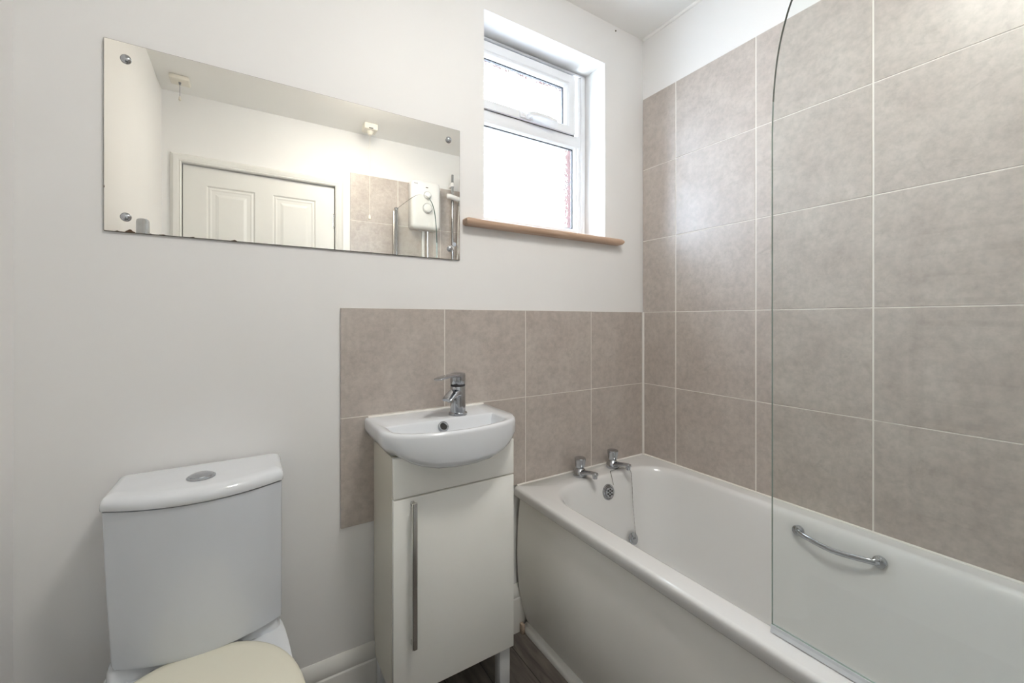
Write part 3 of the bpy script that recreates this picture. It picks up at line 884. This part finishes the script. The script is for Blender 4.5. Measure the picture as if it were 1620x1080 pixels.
link('indicator_lamp', bm, M['dark_brown'], es)
bm = bmesh.new()
for k, (x, w) in enumerate(((-.545, .004), (-.539, .006), (-.531, .004), (-.525, .008))):
    box(bm, x, x+w, YE+.0905, YE+.0915, 2.172, 2.178)
link('maker_mark', bm, M['greyprint'], es)
bm = bmesh.new(); box(bm, -.458, -.436, YE+.0005, YE+.016, .60, ez0-.001, .003)
tag(link('pipe_cover', bm, M['shower_plastic']), 'white vertical pipe cover below the electric shower, seen in the mirror', 'pipe cover')

rl = thing('riser_rail', 'chrome shower riser rail beside the electric shower, seen in the mirror', 'rail', (-.225, YE, 1.6))
bm = bmesh.new(); lathe(bm, [(.0095, 0), (.0095, .735), (.0085, .738)], (-.222, -1.672, 1.565), (0, 0, 1), 20)
link('rail_tube', bm, M['chrome'], rl)
for z in (2.225, 1.735):
    bm = bmesh.new(); lathe(bm, [(.0135, 0), (.0135, .03)], (-.222, -1.672, z-.015), (0, 0, 1), 20)
    box(bm, -.234, -.210, YE+.0005, -1.668, z-.014, z+.014, .003)
    link('rail_bracket', bm, M['shower_plastic'], rl)
bm = bmesh.new(); lathe(bm, [(.016, 0), (.016, .02)], (-.222, -1.656, 1.757), (0, 1, 0), 20)
link('bracket_knob', bm, M['chrome'], rl)
bm = bmesh.new()
tube(bm, bez([(-.275, -1.665, 2.128), (-.245, -1.655, 2.126), (-.205, -1.652, 2.117), (-.160, -1.652, 2.112)], 8), [.012]+[.019]*23+[.012], 16, ell=(1, 1.15))
link('slider', bm, M['shower_plastic'], rl)
hs = thing('shower_handset', 'chrome and white hand shower held in the slider of the riser rail', 'shower head', (-.165, -1.63, 2.1))
bm = bmesh.new()
tube(bm, bez([(-.170, -1.660, 2.065), (-.168, -1.640, 2.115), (-.162, -1.605, 2.175), (-.150, -1.570, 2.215)], 8), [.0115]*25, 14)
link('handset_grip', bm, M['chrome'], hs)
bm = bmesh.new(); lathe(bm, [(.018, .020), (.043, .006), (.045, 0), (.043, -.008), (.038, -.010)], (-.144, -1.548, 2.218), (-.1, -.5, .86), 32)
link('handset_head', bm, M['shower_plastic'], hs)
bm = bmesh.new()
tube(bm, bez([(-.170, -1.662, 2.063), (-.172, -1.672, 1.95), (-.182, -1.675, 1.6), (-.190, -1.668, 1.2), (-.22, -1.665, .98), (-.29, -1.67, .88), (-.38, -1.68, .98), (-.418, -1.680, 1.3), (-.422, -1.682, 1.70), (-.422, -1.682, 1.844)], 16), .0062, 10)
tag(link('shower_hose', bm, M['steel']), 'chrome flexible hose looping from the hand shower to the shower box', 'hose')

# ------------------------------------------------------------------ ceiling pull switches
sw = thing('pull_cord_switch', 'thin square ivory ceiling plate with a short cord above the door corner', 'light switch', (-1.880, -1.53, HC), 'ceiling pull switches')
bm = bmesh.new(); nb = bmesh.new(); box(nb, -.043, .043, -.043, .043, -.022, -.0005, .006, 3)
merge(bm, nb, 0, Matrix.Translation((-1.880, -1.545, HC)) @ Matrix.Rotation(math.radians(0), 4, 'Z'))
link('switch_base', bm, M['switch'], sw)
bm = bmesh.new(); lathe(bm, [(.006, 0), (.0045, -.012)], (-1.880, -1.545, HC-.0225), (0, 0, 1), 14)
tube(bm, [(-1.880, -1.545, HC-.03), (-1.880, -1.545, 2.378)], .0013, 8)
link('pull_cord', bm, M['greyprint'], sw)
bm = bmesh.new(); lathe(bm, [(.002, .02), (.005, .012), (.006, 0), (.003, -.004)], (-1.880, -1.545, 2.366), (0, 0, 1), 16)
link('cord_pull', bm, M['switch'], sw)
sw = thing('pull_cord_switch', 'chunky ivory ceiling box with a long pull cord near the shower tiles', 'light switch', (-.873, -1.56, HC), 'ceiling pull switches')
bm = B(-.917, -.831, -1.603, -1.517, HC-.040, HC-.0005, .005, 3)
lathe(bm, [(.022, 0), (.018, -.010), (.012, -.024), (.008, -.026)], (-.873, -1.56, HC-.039), (0, 0, 1), 24)
link('switch_base', bm, M['switch'], sw)
bm = B(-.890, -.862, -1.518, -1.5165, HC-.037, HC-.031); link('switch_slot', bm, M['dark'], sw)
bm = bmesh.new()
tube(bm, [(-.873, -1.56, HC-.06), (-.875, -1.56, 2.345), (-.882, -1.56, 2.33), (-.873, -1.56, 2.31), (-.876, -1.56, 2.0), (-.876, -1.56, 1.88)], .0014, 8)
link('pull_cord', bm, M['cord'], sw)
bm = bmesh.new(); lathe(bm, [(.003, .03), (.0075, .02), (.009, 0), (.005, -.004)], (-.876, -1.56, 1.852), (0, 0, 1), 16)
link('cord_pull', bm, M['switch'], sw)

# ------------------------------------------------------------------ towel radiator on the left wall
tr = thing('towel_rail_radiator', 'tall chrome towel radiator on the left wall, its top seen in the mirror', 'radiator', (-1.92, -1.03, .4))
for y in (-.80, -1.26):
    bm = bmesh.new(); lathe(bm, [(.014, 0), (.0205, .004), (.0205, 1.152), (.018, 1.160), (.013, 1.163)], (-1.906, y, .40), (0, 0, 1), 24)
    link('upright_tube', bm, M['chrome'], tr)
for z in (.45, .53, .61, .72, .80, .88, .96, 1.08, 1.16, 1.24, 1.34, 1.42, 1.50):
    bm = bmesh.new(); tube(bm, [(-1.906, -.815, z), (-1.906, -1.245, z)], .011, 14)
    link('rung', bm, M['chrome'], tr)
for y in (-.90, -1.16):
    for z in (.57, 1.46):
        bm = bmesh.new(); lathe(bm, [(.012, 0), (.012, .062)], (XL+.0005, y, z), (1, 0, 0), 16)
        link('wall_bracket', bm, M['chrome'], tr)

# ------------------------------------------------------------------ ceiling lamp (real fitting, out of the picture)
cl = thing('ceiling_lamp', 'round flush ceiling lamp with an opal dome in the middle of the ceiling', 'lamp', (-.95, -1.03, HC))
bm = bmesh.new(); lathe(bm, [(.160, -.0005), (.162, -.012), (.158, -.022)], (-.95, -1.03, HC), (0, 0, 1), 40)
link('lamp_base', bm, M['switch'], cl)
LAMP = 39.0
bm = bmesh.new(); lathe(bm, [(.150, -.022), (.146, -.040), (.124, -.060), (.075, -.074), (.01, -.078)], (-.95, -1.03, HC), (0, 0, 1), 40)
link('lamp_shade', bm, mat_emit('opal_lamp_shade', (1, .965, .89), LAMP), cl)

# ------------------------------------------------------------------ daylight
w = bpy.data.worlds.new('overcast_sky'); bpy.context.scene.world = w; w.use_nodes = True
nt = w.node_tree; nt.nodes.clear()
out = nt.nodes.new('ShaderNodeOutputWorld'); bg = nt.nodes.new('ShaderNodeBackground')
bg.inputs['Strength'].default_value = 21.0
tcw = nt.nodes.new('ShaderNodeTexCoord'); spw = nt.nodes.new('ShaderNodeSeparateXYZ'); rw = nt.nodes.new('ShaderNodeValToRGB')
nt.links.new(tcw.outputs['Generated'], spw.inputs[0]); nt.links.new(spw.outputs['Z'], rw.inputs['Fac'])
rw.color_ramp.elements[0].position = 0.0; rw.color_ramp.elements[0].color = (.48, .56, .62, 1)    # ground side of the horizon
rw.color_ramp.elements[1].position = .02; rw.color_ramp.elements[1].color = (.74, .87, 1, 1)      # overcast sky
nt.links.new(rw.outputs['Color'], bg.inputs['Color'])
nt.links.new(bg.outputs[0], out.inputs['Surface'])
pl_ = bpy.data.lights.new('daylight_portal', 'AREA'); pl_.shape = 'RECTANGLE'; pl_.size = .57; pl_.size_y = .74
pl_.cycles.is_portal = True
po = bpy.data.objects.new('daylight_portal', pl_); C.objects.link(po)
po.location = ((WX0+WX1)/2, .304, (WZ0+WZ1)/2); po.rotation_euler = (-PI/2, 0, 0)

# ------------------------------------------------------------------ camera
cam = bpy.data.cameras.new('camera'); co = bpy.data.objects.new('camera', cam); C.objects.link(co)
cam.sensor_width = 36; cam.sensor_fit = 'HORIZONTAL'; cam.lens = 657.212/1620*36
cam.shift_y = -33.98/1620; cam.clip_start = .02
co.location = (-1.5468, -1.3199, 1.172); co.rotation_euler = (PI/2, 0, -.5588)
sc = bpy.context.scene; sc.camera = co
vs = sc.view_settings; vs.view_transform = 'Standard'; vs.look = 'None'; vs.gamma = 1; vs.use_curve_mapping = False
vs.exposure = 0.73
sc.cycles.use_denoising = True
sc.cycles.max_bounces = 14; sc.cycles.diffuse_bounces = 8; sc.cycles.glossy_bounces = 6
sc.cycles.transmission_bounces = 8; sc.cycles.transparent_max_bounces = 16
sc.cycles.caustics_reflective = False; sc.cycles.caustics_refractive = True
sc.cycles.sample_clamp_indirect = 6
